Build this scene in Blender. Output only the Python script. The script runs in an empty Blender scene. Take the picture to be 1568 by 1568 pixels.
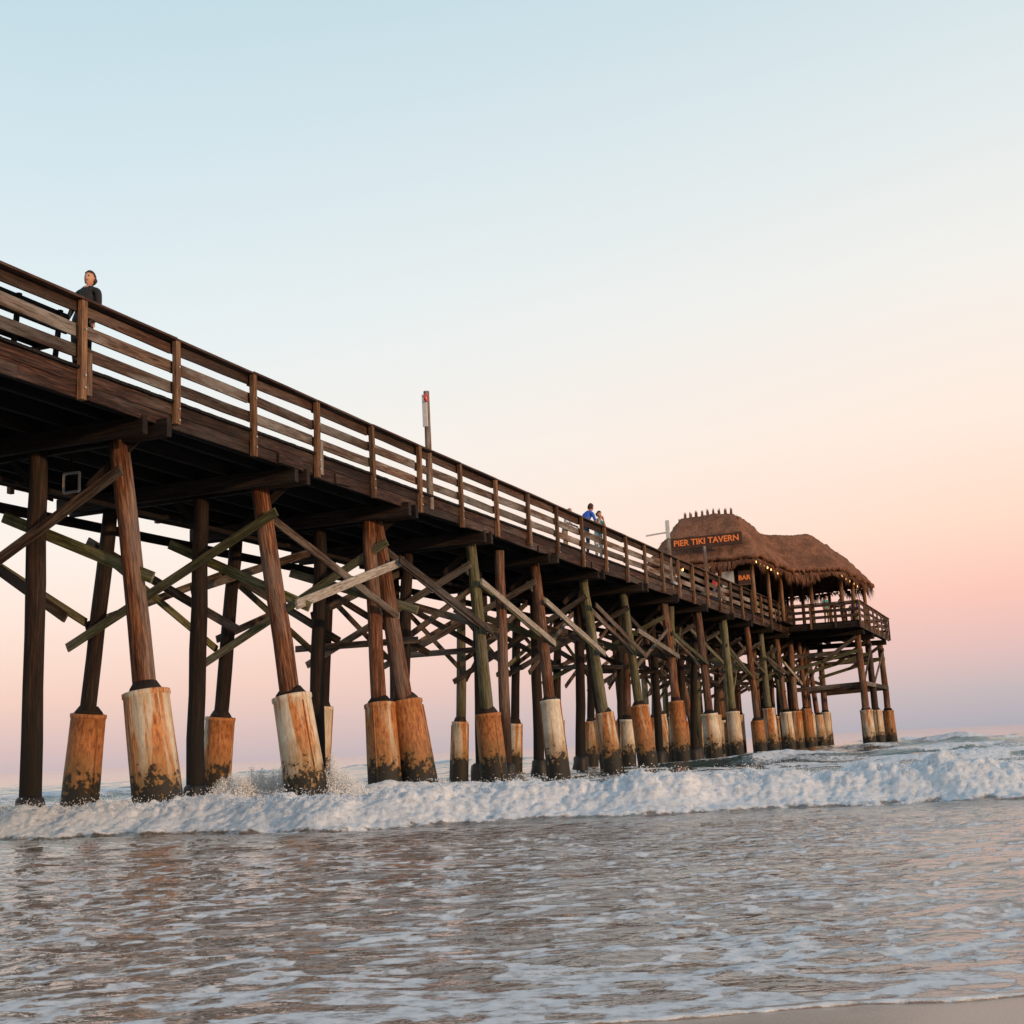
import bpy, bmesh, math, random
import numpy as np
from mathutils import Vector, Matrix
random.seed(7); RNG=np.random.RandomState(3)
scene=bpy.context.scene
scene.view_settings.view_transform='Standard'
try: scene.view_settings.look='None'
except Exception: pass
scene.view_settings.exposure=0

# ------------------------------------------------------------------ helpers
def lin(c):
    out=[]
    for v in c:
        v=v/255.0
        out.append(v/12.92 if v<=0.04045 else ((v+0.055)/1.055)**2.4)
    return (out[0],out[1],out[2],1.0)
def link(o,parent=None):
    scene.collection.objects.link(o)
    if parent is not None: o.parent=parent
    return o
def empty(name,loc=(0,0,0)):
    e=bpy.data.objects.new(name,None); e.location=loc; e.empty_display_size=0.3
    return link(e)

# ------------------------------------------------------------------ numpy noise
def _hash(ix,iy,seed):
    h=(ix.astype(np.int64)*374761393+iy.astype(np.int64)*668265263+seed*1442695041)&0x7fffffff
    h=((h^(h>>13))*1274126177)&0x7fffffff
    return (h^(h>>16))
def perlin(x,y,seed=0):
    x0=np.floor(x);y0=np.floor(y);fx=x-x0;fy=y-y0
    u=fx*fx*fx*(fx*(fx*6-15)+10);v=fy*fy*fy*(fy*(fy*6-15)+10)
    def g(ix,iy,dx,dy):
        a=_hash(ix,iy,seed)%4096/4096.0*2*np.pi
        return np.cos(a)*dx+np.sin(a)*dy
    n00=g(x0,y0,fx,fy);n10=g(x0+1,y0,fx-1,fy);n01=g(x0,y0+1,fx,fy-1);n11=g(x0+1,y0+1,fx-1,fy-1)
    return ((n00*(1-u)+n10*u)*(1-v)+(n01*(1-u)+n11*u)*v)*1.5
def fbm(x,y,seed=0,o=4,ridged=False):
    t=0;a=1;f=1;s=0
    for i in range(o):
        n=perlin(x*f+i*17.3,y*f-i*9.1,seed+i)
        if ridged: n=1-2*np.abs(n)
        t=t+a*n;s+=a;a*=0.5;f*=2.03
    return t/s
def sstep(a,b,x):
    t=np.clip((x-a)/(b-a),0,1);return t*t*(3-2*t)

# ------------------------------------------------------------------ materials
def newmat(name):
    m=bpy.data.materials.new(name);m.use_nodes=True
    nt=m.node_tree
    return m,nt,nt.nodes['Principled BSDF']
def N(nt,t,**kw):
    n=nt.nodes.new(t)
    for k,v in kw.items(): setattr(n,k,v)
    return n
def ramp(nt,fac,stops):
    r=N(nt,'ShaderNodeValToRGB')
    el=r.color_ramp.elements
    while len(el)>1: el.remove(el[-1])
    el[0].position=stops[0][0];el[0].color=stops[0][1]
    for p,c in stops[1:]:
        e=el.new(p);e.color=c
    nt.links.new(fac,r.inputs[0]);return r
def attr(nt,name):
    return N(nt,'ShaderNodeAttribute',attribute_name=name)
def mapping(nt,vec,scale):
    m=N(nt,'ShaderNodeMapping');m.inputs['Scale'].default_value=scale
    nt.links.new(vec,m.inputs['Vector']);return m.outputs[0]
def noise(nt,vec,scale,detail=5,rough=0.6,dist=0):
    n=N(nt,'ShaderNodeTexNoise');n.inputs['Scale'].default_value=scale;n.inputs['Detail'].default_value=detail
    n.inputs['Roughness'].default_value=rough;n.inputs['Distortion'].default_value=dist
    nt.links.new(vec,n.inputs['Vector']);return n.outputs['Fac']
def mix(nt,fac,a,b,mode='MIX'):
    m=N(nt,'ShaderNodeMix',data_type='RGBA',blend_type=mode)
    if isinstance(fac,(int,float)): m.inputs[0].default_value=fac
    else: nt.links.new(fac,m.inputs[0])
    for i,v in ((6,a),(7,b)):
        if isinstance(v,tuple): m.inputs[i].default_value=v
        else: nt.links.new(v,m.inputs[i])
    return m.outputs[2]
def math_(nt,op,a,b=0.0,clamp=False):
    m=N(nt,'ShaderNodeMath',operation=op);m.use_clamp=clamp
    for i,v in ((0,a),(1,b)):
        if isinstance(v,(int,float)): m.inputs[i].default_value=v
        else: nt.links.new(v,m.inputs[i])
    return m.outputs[0]
def mrange(nt,v,a,b,c=0.0,d=1.0):
    m=N(nt,'ShaderNodeMapRange');m.inputs[1].default_value=a;m.inputs[2].default_value=b
    m.inputs[3].default_value=c;m.inputs[4].default_value=d
    nt.links.new(v,m.inputs[0]);return m.outputs[0]
def bump(nt,h,bsdf,strength=0.5,dist=0.02):
    b=N(nt,'ShaderNodeBump');b.inputs['Strength'].default_value=strength;b.inputs['Distance'].default_value=dist
    nt.links.new(h,b.inputs['Height']);nt.links.new(b.outputs[0],bsdf.inputs['Normal'])

def wood_mat(name,dark,mid,light,weather=0.4,wet=False,grey=(0.20,0.185,0.165,1)):
    m,nt,b=newmat(name)
    g=attr(nt,'gco').outputs['Vector'];t=attr(nt,'tint').outputs['Fac']
    n1=noise(nt,mapping(nt,g,(0.5,9,9)),3.0,8,0.65)
    n2=noise(nt,mapping(nt,g,(0.35,2,2)),1.4,4,0.6)
    n3=noise(nt,mapping(nt,g,(1.2,40,40)),3.0,3,0.5)
    c=ramp(nt,n1,[(0.34,dark),(0.5,mid),(0.68,light)]).outputs[0]
    wf=math_(nt,'MULTIPLY',mrange(nt,n2,0.45,0.62),weather)
    c=mix(nt,wf,c,grey)
    br=mrange(nt,t,0,1,0.45,1.5)
    cb=N(nt,'ShaderNodeCombineColor')
    for i in range(3): nt.links.new(br,cb.inputs[i])
    c=mix(nt,1.0,c,cb.outputs[0],'MULTIPLY')
    crack=mrange(nt,n3,0.34,0.44)
    c=mix(nt,crack,(0.006,0.004,0.003,1),c)
    if wet:
        z=N(nt,'ShaderNodeSeparateXYZ');geo=N(nt,'ShaderNodeNewGeometry');nt.links.new(geo.outputs['Position'],z.inputs[0])
        zz=math_(nt,'ADD',z.outputs[2],math_(nt,'MULTIPLY',n2,1.6))
        wet_=mrange(nt,zz,2.0,3.4,1.0,0.0)
        c=mix(nt,math_(nt,'MULTIPLY',wet_,0.8),c,(0.010,0.009,0.007,1))
    nt.links.new(c,b.inputs['Base Color'])
    b.inputs['Roughness'].default_value=0.78
    b.inputs['Specular IOR Level'].default_value=0.25
    bump(nt,math_(nt,'ADD',n1,math_(nt,'MULTIPLY',n3,0.5)),b,0.8,0.02)
    return m
M_rail=wood_mat('rail_wood',(0.03,0.018,0.012,1),(0.10,0.06,0.04,1),(0.19,0.13,0.095,1),0.9,grey=(0.27,0.25,0.23,1))
M_cap=wood_mat('rail_cap_wood',(0.02,0.008,0.005,1),(0.055,0.026,0.016,1),(0.11,0.058,0.038,1),0.2)
M_post=wood_mat('post_wood',(0.05,0.022,0.009,1),(0.145,0.07,0.032,1),(0.26,0.15,0.075,1),0.2)
M_dark=wood_mat('dark_wood',(0.003,0.002,0.0015,1),(0.007,0.0045,0.0035,1),(0.018,0.011,0.008,1),0.02)  # near-black: the shade under the deck is put into this wood colour
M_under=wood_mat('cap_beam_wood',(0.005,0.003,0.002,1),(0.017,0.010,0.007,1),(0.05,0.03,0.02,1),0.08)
M_fascia=wood_mat('fascia_wood',(0.008,0.004,0.0025,1),(0.030,0.013,0.009,1),(0.10,0.047,0.030,1),0.35,grey=(0.13,0.112,0.10,1))
M_pile=wood_mat('pile_wood',(0.014,0.005,0.003,1),(0.100,0.037,0.016,1),(0.30,0.138,0.065,1),0.35,True)
M_piled=wood_mat('dark_pile_wood',(0.004,0.003,0.002,1),(0.016,0.009,0.006,1),(0.06,0.03,0.018,1),0.06,True)  # near-black version of the pile wood
M_pileg=wood_mat('pile_green_wood',(0.035,0.030,0.012,1),(0.13,0.12,0.055,1),(0.27,0.25,0.14,1),0.5,True)
M_brace=wood_mat('brace_wood',(0.012,0.007,0.004,1),(0.055,0.033,0.021,1),(0.17,0.12,0.085,1),0.55)
M_braceg=wood_mat('algae_brace_wood',(0.022,0.024,0.009,1),(0.085,0.085,0.033,1),(0.19,0.185,0.095,1),0.35)
M_bracel=wood_mat('pale_brace_wood',(0.14,0.11,0.08,1),(0.34,0.30,0.25,1),(0.5,0.46,0.42,1),0.3)

def sleeve_mat():
    m,nt,b=newmat('concrete_sleeve')
    g=attr(nt,'gco').outputs['Vector'];t=attr(nt,'tint').outputs['Fac']
    geo=N(nt,'ShaderNodeNewGeometry');sx=N(nt,'ShaderNodeSeparateXYZ');nt.links.new(geo.outputs['Position'],sx.inputs[0]);z=sx.outputs[2]
    streak=noise(nt,mapping(nt,g,(0.20,2.4,2.4)),1.7,7,0.62,0.4)
    str2=noise(nt,mapping(nt,g,(0.35,7,7)),1.7,5,0.6,0.3)
    fine=noise(nt,mapping(nt,g,(1,3,3)),6,6,0.7)
    blot=noise(nt,g,2.2,6,0.65)
    spots=noise(nt,g,6.5,7,0.72)
    base=ramp(nt,fine,[(0.3,(0.42,0.36,0.27,1)),(0.48,(0.64,0.58,0.47,1)),(0.7,(0.76,0.71,0.61,1))]).outputs[0]
    base=mix(nt,mrange(nt,str2,0.52,0.68,0,0.5),base,(0.34,0.26,0.17,1))
    rf=math_(nt,'ADD',streak,math_(nt,'MULTIPLY',t,0.24))
    rustc=ramp(nt,fine,[(0.35,(0.15,0.035,0.008,1)),(0.5,(0.46,0.145,0.03,1)),(0.68,(0.62,0.30,0.08,1))]).outputs[0]
    c=mix(nt,mrange(nt,rf,0.50,0.62,0,0.6),base,(0.58,0.34,0.12,1))
    c=mix(nt,mrange(nt,rf,0.57,0.64,0,0.95),c,rustc)
    zz=math_(nt,'ADD',z,math_(nt,'MULTIPLY',math_(nt,'SUBTRACT',blot,0.5),1.9))
    c=mix(nt,mrange(nt,zz,0.65,1.55,0.88,0.0),c,(0.25,0.145,0.045,1))
    zb=math_(nt,'ADD',z,math_(nt,'MULTIPLY',math_(nt,'SUBTRACT',spots,0.5),2.5))
    zb=math_(nt,'ADD',zb,math_(nt,'MULTIPLY',math_(nt,'SUBTRACT',blot,0.5),1.0))
    mus=mrange(nt,zb,0.66,0.80,1,0)
    c=mix(nt,mus,c,(0.013,0.012,0.007,1))
    dk=mrange(nt,t,0,1,1.0,0.72)
    cb=N(nt,'ShaderNodeCombineColor')
    for i in range(3): nt.links.new(dk,cb.inputs[i])
    c=mix(nt,1.0,c,cb.outputs[0],'MULTIPLY')
    nt.links.new(c,b.inputs['Base Color']);b.inputs['Roughness'].default_value=0.7
    h=math_(nt,'ADD',math_(nt,'MULTIPLY',fine,0.5),math_(nt,'MULTIPLY',mus,0.8))
    bump(nt,h,b,0.8,0.03)
    return m
M_sleeve=sleeve_mat()
def simple(name,c,rough=0.7,var=0.25,scale=8,emis=None,es=1):
    m,nt,b=newmat(name)
    tc=N(nt,'ShaderNodeTexCoord')
    n=noise(nt,tc.outputs['Object'],scale,5,0.6)
    a=tuple(v*(1-var) for v in c[:3])+(1,);d=tuple(min(1,v*(1+var)) for v in c[:3])+(1,)
    nt.links.new(ramp(nt,n,[(0.3,a),(0.7,d)]).outputs[0],b.inputs['Base Color'])
    b.inputs['Roughness'].default_value=rough
    if emis:
        b.inputs['Emission Color'].default_value=emis;b.inputs['Emission Strength'].default_value=es
    return m
M_mussel=simple('mussel_crust',(0.010,0.009,0.008),0.6,0.5,20)
M_white=simple('weathered_white_paint',(0.62,0.60,0.57),0.6,0.12)
M_red=simple('red_plastic',(0.5,0.05,0.04),0.5)
M_steel=simple('galvanised_steel',(0.35,0.35,0.34),0.45)
M_sign=simple('sign_board_wood',(0.07,0.024,0.012),0.7)
M_orange=simple('orange_lettering',(0.70,0.17,0.03),0.5,0.2,8,(1,0.25,0.04,1),0.18)  # slight emission added to brighten the painted letters, which are no lamp
M_bulb=simple('lit_bulb',(0.9,0.6,0.3),0.5,0.1,8,(1,0.5,0.16,1),5)

# ------------------------------------------------------------------ mesh builder
class Builder:
    def __init__(s): s.v=[];s.f=[];s.m=[];s.t=[];s.g=[];s.mats=[];s.sm=[]
    def mi(s,mat):
        if mat not in s.mats: s.mats.append(mat)
        return s.mats.index(mat)
    def beam(s,p0,p1,w,h,mat,up=Vector((0,0,1)),segs=2,jit=0.004,tint=None):
        p0=Vector(p0);p1=Vector(p1);d=(p1-p0);L=d.length
        if L<1e-6:return
        d.normalize();side=d.cross(up)
        if side.length<1e-4: side=d.cross(Vector((1,0,0)))
        side.normalize();u=side.cross(d).normalized()
        tint=random.random() if tint is None else tint
        off=Vector((random.uniform(0,50),random.uniform(0,50),random.uniform(0,50)))
        b=len(s.v);k=s.mi(mat)
        c=min(w,h)*0.10
        prof=[(-w/2+c,-h/2),(w/2-c,-h/2),(w/2,-h/2+c),(w/2,h/2-c),(w/2-c,h/2),(-w/2+c,h/2),(-w/2,h/2-c),(-w/2,-h/2+c)]
        for i in range(segs+1):
            q=p0+d*(L*i/segs)+side*random.uniform(-jit,jit)+u*random.uniform(-jit,jit)
            for a,e in prof:
                s.v.append(q+side*a+u*e);s.t.append(tint);s.g.append((off.x+L*i/segs,off.y+a,off.z+e))
        for i in range(segs):
            for j in range(8):
                a=b+i*8+j;c2=b+i*8+(j+1)%8
                s.f.append((a,c2,c2+8,a+8));s.m.append(k);s.sm.append(False)
        s.f.append(tuple(b+j for j in range(7,-1,-1)));s.m.append(k);s.sm.append(False)
        s.f.append(tuple(b+segs*8+j for j in range(8)));s.m.append(k);s.sm.append(False)
    def tube(s,pts,radii,mat,n=14,tint=None,wob=0.02,smooth=True):
        tint=random.random() if tint is None else tint
        off=Vector((random.uniform(0,50),random.uniform(0,50),random.uniform(0,50)))
        b=len(s.v);k=s.mi(mat);acc=0
        ph=random.uniform(0,6.28)
        for i,p in enumerate(pts):
            p=Vector(p)
            if i: acc+=(p-Vector(pts[i-1])).length
            dd=Vector(pts[min(i+1,len(pts)-1)])-Vector(pts[max(i-1,0)])
            if dd.length<1e-6: dd=Vector((0,0,1))
            dd.normalize()
            x=dd.cross(Vector((0.13,1,0.07))).normalized();y=dd.cross(x).normalized()
            for j in range(n):
                a=2*math.pi*j/n
                r=radii[i]*(1+wob*math.sin(2*a+ph)+wob*0.7*random.uniform(-1,1))
                s.v.append(p+x*(math.cos(a)*r)+y*(math.sin(a)*r));s.t.append(tint)
                s.g.append((off.x+acc,off.y+math.cos(a)*radii[i],off.z+math.sin(a)*radii[i]))
        for i in range(len(pts)-1):
            for j in range(n):
                a=b+i*n+j;c=b+i*n+(j+1)%n
                s.f.append((a,c,c+n,a+n));s.m.append(k);s.sm.append(smooth)
        s.f.append(tuple(b+j for j in range(n-1,-1,-1)));s.m.append(k);s.sm.append(False)
        s.f.append(tuple(b+(len(pts)-1)*n+j for j in range(n)));s.m.append(k);s.sm.append(False)
    def build(s,name,parent=None):
        me=bpy.data.meshes.new(name)
        me.from_pydata([tuple(v) for v in s.v],[],s.f)
        for m in s.mats: me.materials.append(m)
        me.polygons.foreach_set('material_index',s.m)
        me.polygons.foreach_set('use_smooth',s.sm)
        a=me.attributes.new('tint','FLOAT','POINT');a.data.foreach_set('value',s.t)
        a=me.attributes.new('gco','FLOAT_VECTOR','POINT');a.data.foreach_set('vector',np.array(s.g,dtype=np.float32).ravel())
        me.update()
        bm=bmesh.new();bm.from_mesh(me);bmesh.ops.recalc_face_normals(bm,faces=bm.faces);bm.to_mesh(me);bm.free()
        return link(bpy.data.objects.new(name,me),parent)

# ------------------------------------------------------------------ pier frame
AZ=math.radians(21.7)
D=Vector((math.sin(AZ),math.cos(AZ),0));NL=Vector((-math.cos(AZ),math.sin(AZ),0))
OFF=13.5
def P(s,w,z): return D*s+NL*(OFF+w)+Vector((0,0,z))
DECK=7.2;RAIL=8.3;W=5.6;PS=2.39
pier=empty('wooden_pier')

# deck
bd=Builder()
s=-14.0
while s<72.5:
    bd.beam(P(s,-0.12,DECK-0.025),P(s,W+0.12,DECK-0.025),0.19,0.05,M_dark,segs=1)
    s+=0.20
for w in (0.25,0.75,1.55,2.35,3.15,3.95,4.75,5.35):
    for k in range(-3,15):
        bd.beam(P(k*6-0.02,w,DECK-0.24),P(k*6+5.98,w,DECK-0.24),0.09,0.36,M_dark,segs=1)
bd.build('deck',pier)

def railing(name,w,sgn,s0,s1):
    b=Builder()
    k0=math.ceil((s0-15.8)/PS);k1=math.floor((s1-15.8)/PS)
    for k in range(k0,k1+1):
        sp=15.8+k*PS
        j=random.uniform(-0.03,0.03)
        b.beam(P(sp+j+random.uniform(-0.04,0.04),w+sgn*-0.11,6.72+random.uniform(-0.10,0.06)),P(sp+j,w+sgn*-0.11,RAIL-0.03),0.10,0.13,M_post,up=D,segs=3,tint=random.uniform(0.1,0.95))
        if random.random()<.3:
            b.beam(P(sp+j+.16,w+sgn*-0.09,6.76),P(sp+j+.15,w+sgn*-0.09,7.3+random.uniform(0,.8)),0.07,0.12,M_rail,up=D,segs=2)
        for zb in (6.85,7.05,7.8):
            q=P(sp+j,w+sgn*-0.165,zb);b.tube([q,q-NL*sgn*.02],[.018,.018],M_steel,n=8)
        if k<k1:
            a=sp;c=sp+PS
            b.beam(P(a,w-sgn*0.035,7.06+random.uniform(-.01,.01)),P(c-0.015,w-sgn*0.035,7.06+random.uniform(-.01,.01)),0.05,0.24,M_fascia,segs=3)
            b.beam(P(a,w-sgn*0.015,6.83+random.uniform(-.02,.02)),P(c-0.015,w-sgn*0.015,6.83+random.uniform(-.035,.035)),0.05,0.22+random.uniform(0,0.06),M_fascia,segs=3)
            if random.random()<.35:
                a0=a+random.uniform(.2,1.2);b.beam(P(a0,w-sgn*0.075,6.8+random.uniform(-.05,.05)),P(a0+random.uniform(.5,1.0),w-sgn*0.075,6.8+random.uniform(-.05,.05)),0.04,0.2,M_fascia,segs=2,tint=random.uniform(.4,1))
            for (zc,hh) in ((RAIL-0.13,0.19),(RAIL-0.48,0.20),(RAIL-0.84,0.21)):
                e=random.uniform(-.018,.018)
                b.beam(P(a-0.02,w+e*0.3,zc+e),P(c-0.03,w+e*0.3,zc+random.uniform(-.025,.025)),0.042,hh*random.uniform(.88,1.08),M_rail if zc<8.15 else M_cap,segs=3,tint=random.uniform(0.0,1.0))
            b.beam(P(a,w-sgn*0.04,RAIL+random.uniform(-.01,.01)),P(c-0.01,w-sgn*0.04,RAIL+random.uniform(-.01,.01)),0.24,0.045,M_cap,segs=2,tint=random.uniform(.2,.9))
    return b.build(name,pier)
railing('railing_near',0,1,-14,80)
railing('railing_far',W,-1,-14,72)

bents=[17.6+4.78*k for k in range(-6,15)]
bp=Builder();bb=Builder();bs=Builder()
def pile(s0,w0,s1,w1,ztop,r,mat,sleeve=None,mussel=False,sr=0.37,tint=None,stint=None):
    def at(z):
        t=z/ztop;return P(s0+(s1-s0)*t,w0+(w1-w0)*t,z)
    zs=[-1.5,-0.3,0.6,1.5,2.4,3.3,4.2,5.1,5.9,ztop]
    bend=random.uniform(-.08,.08)
    pts=[at(z)+D*(bend*math.sin(z*.8))+NL*(random.uniform(-.018,.018)) for z in zs]
    bp.tube(pts,[r*(1.10-0.022*i+random.uniform(-.03,.03)) for i in range(len(zs))],mat,n=16,wob=0.03,tint=tint)
    if sleeve is not None:
        top=2.2+sleeve
        zz=[-1.5,-0.2,0.3,0.9,1.5,top-0.10,top-0.085,top-0.01,top]
        rr=[sr*1.10,sr*1.08,sr*1.06,sr*1.04,sr*1.0,sr*0.97,sr*1.02,sr*1.02,sr*0.95]
        tt=random.random() if stint is None else stint
        bs.tube([at(z) for z in zz],rr,M_sleeve,n=28,wob=0.013,tint=tt)
        a=random.uniform(0,6.28)
        for a_ in (a,a+math.pi):
            o=Vector((math.cos(a_),math.sin(a_),0))*sr*1.0
            bs.beam(at(-0.5)+o*1.08,at(top-0.1)+o*0.98,0.025,0.05,M_sleeve,segs=2,tint=1.0)
        bp.tube([at(top-.02),at(top+.05),at(top+.16)],[sr*.8,sr*.72,r*1.02],M_piled,n=14,wob=.08)
    elif mussel:
        zz=[-1.5,-0.2,0.15,0.35,0.55,0.62]
        bp.tube([at(z) for z in zz],[r*1.7,r*1.7,r*1.75,r*1.6,r*1.5,r*1.05],M_mussel,n=16,wob=0.12)
U=random.uniform
for i,sb in enumerate(bents):
    for dd in (-0.2,0.2):
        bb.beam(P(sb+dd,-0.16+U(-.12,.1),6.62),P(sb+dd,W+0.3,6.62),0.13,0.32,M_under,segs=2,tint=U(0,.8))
    ma=M_pile if (i<9 or random.random()<0.55) else M_pileg
    ds=.32 if i==6 else 0
    slA={6:0.02,7:0.03,8:0.0,9:-.25,10:.15}.get(i,U(-.45,.35))
    stA={6:.35,7:.15,8:.9,9:.95,10:.1}.get(i,random.random())
    wt=.85 if i<9 else U(.1,.7); wb=-.15 if i<9 else U(-.2,.2)
    pile(sb-0.1+ds+(U(-.4,.4) if i>8 else 0),wb+U(-.12,.12),sb+ds*.7,wt+U(-.1,.1),6.5,0.19 if i<9 else .165,ma,slA,sr=0.38 if i<9 else U(.28,.36),stint=stA,tint=U(.45,1) if i<9 else U(.2,1))
    if i==8: pile(sb-.75,.35,sb-.1,.95,6.5,.17,M_pile,-.05,sr=.36,stint=.7)
    if not(i>8 and random.random()<.2):
        pile(sb+U(-.15,.15),2.5+(U(-.4,.4) if i>8 else 0),sb,2.35,6.5,0.17,M_piled,None,True,tint=U(.2,.9))
    slC={7:-.05,8:-.1}.get(i,U(-.4,.25))
    pile(sb+(U(-.3,.3) if i>8 else 0),W-0.15,sb,W-(0.9 if i<9 else U(.2,.9)),6.5,0.17,M_piled if i in(7,8) or random.random()<.5 else M_pileg,slC,sr=0.36 if i<9 else U(.28,.36),stint={7:1.0,8:.75}.get(i))
    if i>8 and random.random()<0.65:
        pile(sb+1.9+U(-.5,.5),0.6+U(-.5,.9),sb+1.7,U(.3,1.3),6.5,0.15,random.choice([M_pile,M_pileg,M_piled]),U(-.7,.2) if random.random()<.5 else None,True,sr=0.29)
    if i>9 and random.random()<0.75:
        pile(sb-1.6+U(-.5,.5),3.6+U(-.9,.9),sb-1.6,3.6,6.5,0.15,random.choice([M_pile,M_pileg,M_piled]),U(-.7,.2) if random.random()<.5 else None,True,sr=0.29)
    o=0.22
    bb.beam(P(sb+o,-0.05+U(-.2,.2),4.1+U(-.2,.2)),P(sb+o,3.3,5.45+U(-.2,.2)),0.055,0.2,M_braceg if i in(6,7,8) or random.random()<.6 else M_brace,segs=3,tint=.95 if i in (6,7) else None)
    bb.beam(P(sb-o,0.4,5.9),P(sb-o,W-0.1+U(-.1,.3),3.5+U(-.2,.2)),0.055,0.19,random.choice([M_brace,M_brace,M_braceg]),segs=3)
    bb.beam(P(sb+o+.06,W-0.1,5.9),P(sb+o+.06,1.9+U(-.2,.2),3.7+U(-.2,.2)),0.055,0.18,M_brace,segs=3)
    if random.random()<.7:
        bb.beam(P(sb-o-.06,2.0,4.0),P(sb-o-.06,W+0.2,4.15+U(-.2,.2)),0.055,0.18,M_brace,segs=3)
    if i<len(bents)-1:
        sn=bents[i+1]
        r_=random.random()
        if i==7 or (i>9 and r_<.2):
            bb.beam(P(sb-0.15,0.02,4.0+(U(-.3,.3) if i>9 else 0)),P(sn+0.35,0.28,5.5),0.05,0.2,M_bracel,segs=3,tint=.6)
        elif r_<.75 and i>7:
            bb.beam(P(sb-0.2,0.1,5.3+U(-.3,.3)),P(sn+0.2,0.0,4.1+U(-.3,.3)),0.05,0.18,random.choice([M_brace,M_braceg,M_bracel]),segs=3,tint=U(.1,.7))
        if i>=7: bb.beam(P(sb,0.75,5.9),P(sn,0.3,4.3+U(-.2,.2)),0.05,0.18,random.choice([M_brace,M_braceg]) if i>8 else M_brace,segs=3)
        if random.random()<.7:
            bb.beam(P(sb,2.6,4.2+U(-.4,.4)),P(sn,2.6,5.9),0.05,0.18,M_brace,segs=3)
        bb.beam(P(sb,W-0.5,5.7),P(sn,W-0.3,3.9+U(-.2,.2)),0.05,0.18,random.choice([M_brace,M_braceg]),segs=3)
        if random.random()<.6:
            bb.beam(P(sb,W-0.3,4.0),P(sn,W-0.5,5.6),0.05,0.18,M_brace,segs=3)
        bb.beam(P(sb,3.3,6.15),P(sn,3.3,6.12),0.09,0.09,M_dark,segs=2)
        bb.beam(P(sb,W+0.1,6.3),P(sn,W+0.1,6.3),0.05,0.22,M_dark,segs=2)
        if i>9:
            for q in range(3):
                wq=U(.2,W-.3);bb.beam(P(sb+U(0,1),wq,U(3.0,4.5)),P(sn-U(0,1),wq+U(-.8,.8),U(4.6,6.2)),0.05,0.15,random.choice([M_brace,M_braceg,M_brace,M_under]),segs=2)
    bb.beam(P(sb+0.3,0.4,6.6),P(sb+0.1,1.35,5.75),0.05,0.15,M_under,segs=1)
    bb.beam(P(sb+0.3,3.3,6.6),P(sb+0.1,2.35,5.75),0.05,0.15,M_under,segs=1)

# ---------------------------------------------------------------- T head
TW0,TW1=-4.1,10.0;TS0,TS1=75.5,90.0
bt=Builder()
s=TS0
while s<TS1:
    bt.beam(P(s,TW0,DECK-0.03),P(s,TW1,DECK-0.03),0.19,0.05,M_dark,segs=1);s+=0.2
s=72.5
while s<75.5:
    bt.beam(P(s,-0.5,DECK-0.03),P(s,W+0.5,DECK-0.03),0.19,0.05,M_dark,segs=1);s+=0.2
for w in np.arange(TW0+0.2,TW1,1.2):
    bt.beam(P(TS0,w,DECK-0.22),P(TS1,w,DECK-0.22),0.1,0.3,M_dark,segs=1)
bt.beam(P(TS0-.05,TW0,7.0),P(TS0-.05,0.0,7.0),0.06,0.4,M_fascia,segs=3)
bt.beam(P(TS0,TW0-.05,7.0),P(TS1,TW0-.05,7.0),0.06,0.4,M_fascia,segs=3)
bt.beam(P(TS0-.05,W,7.0),P(TS0-.05,TW1,7.0),0.06,0.4,M_fascia,segs=3)
def rail_run(b,pa,pb,n):
    pa=Vector(pa);pb=Vector(pb)
    for i in range(n+1):
        q=pa.lerp(pb,i/n);b.beam(q-Vector((0,0,.35)),q+Vector((0,0,1.07)),0.1,0.1,M_post,up=D)
    for zc,hh in ((.97,.16),(.62,.17),(.28,.17)):
        b.beam(pa+Vector((0,0,zc)),pb+Vector((0,0,zc)),0.04,hh,M_cap,segs=4)
    b.beam(pa+Vector((0,0,1.09)),pb+Vector((0,0,1.09)),0.18,0.045,M_post,segs=4)
rail_run(bt,P(TS0-.1,TW0-.1,DECK),P(TS0-.1,-0.1,DECK),3)
rail_run(bt,P(TS0,TW0-.12,DECK),P(TS1,TW0-.12,DECK),7)
rail_run(bt,P(TS1,TW0,DECK),P(TS1,TW1,DECK),6)
rail_run(bt,P(TS0-.1,W,DECK),P(TS0-.1,TW1,DECK),3)
rail_run(bt,P(TS0,TW1,DECK),P(TS1,TW1,DECK),7)
bt.build('end_platform',pier)
for sb in (77.5,82.0,88.5):
    for dd in (-.2,.2): bb.beam(P(sb+dd,TW0,6.66),P(sb+dd,TW1,6.66),0.14,0.3,M_under)
    for w in (-3.7,0.2,2.4,4.6,7.0,9.2):
        pile(sb,w+(-.15 if w<0 else 0),sb,w,6.52,0.2,M_pile if w<5 else M_pileg,U(-.2,.2),sr=0.36)
    bb.beam(P(sb+.25,-3.7,3.7),P(sb+.25,0.4,3.55),0.08,0.25,M_brace,segs=3)
    bb.beam(P(sb+.25,-3.9,5.6),P(sb+.25,0.6,5.5),0.08,0.25,M_brace,segs=3)
    bb.beam(P(sb-.25,-3.7,5.6),P(sb-.25,0.4,4.6),0.06,0.2,M_braceg,segs=3)
    bb.beam(P(sb-.3,-3.7,6.4),P(sb-.3,-1.7,5.1),0.06,0.2,M_brace,segs=3)
    bb.beam(P(sb-.3,0,6.4),P(sb-.3,4.6,3.8),0.06,0.2,M_brace,segs=3)
for a,c in ((77.5,82.0),(82.0,88.5)):
    bb.beam(P(a,-3.95,3.7),P(c,-3.95,3.7),0.07,0.25,M_brace,segs=3)
    bb.beam(P(a,-3.9,3.9),P(c,-3.9,6.2),0.06,0.2,M_brace,segs=3)
    bb.beam(P(a,0.1,3.9),P(c,0.1,6.2),0.06,0.2,M_brace,segs=3)
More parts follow.
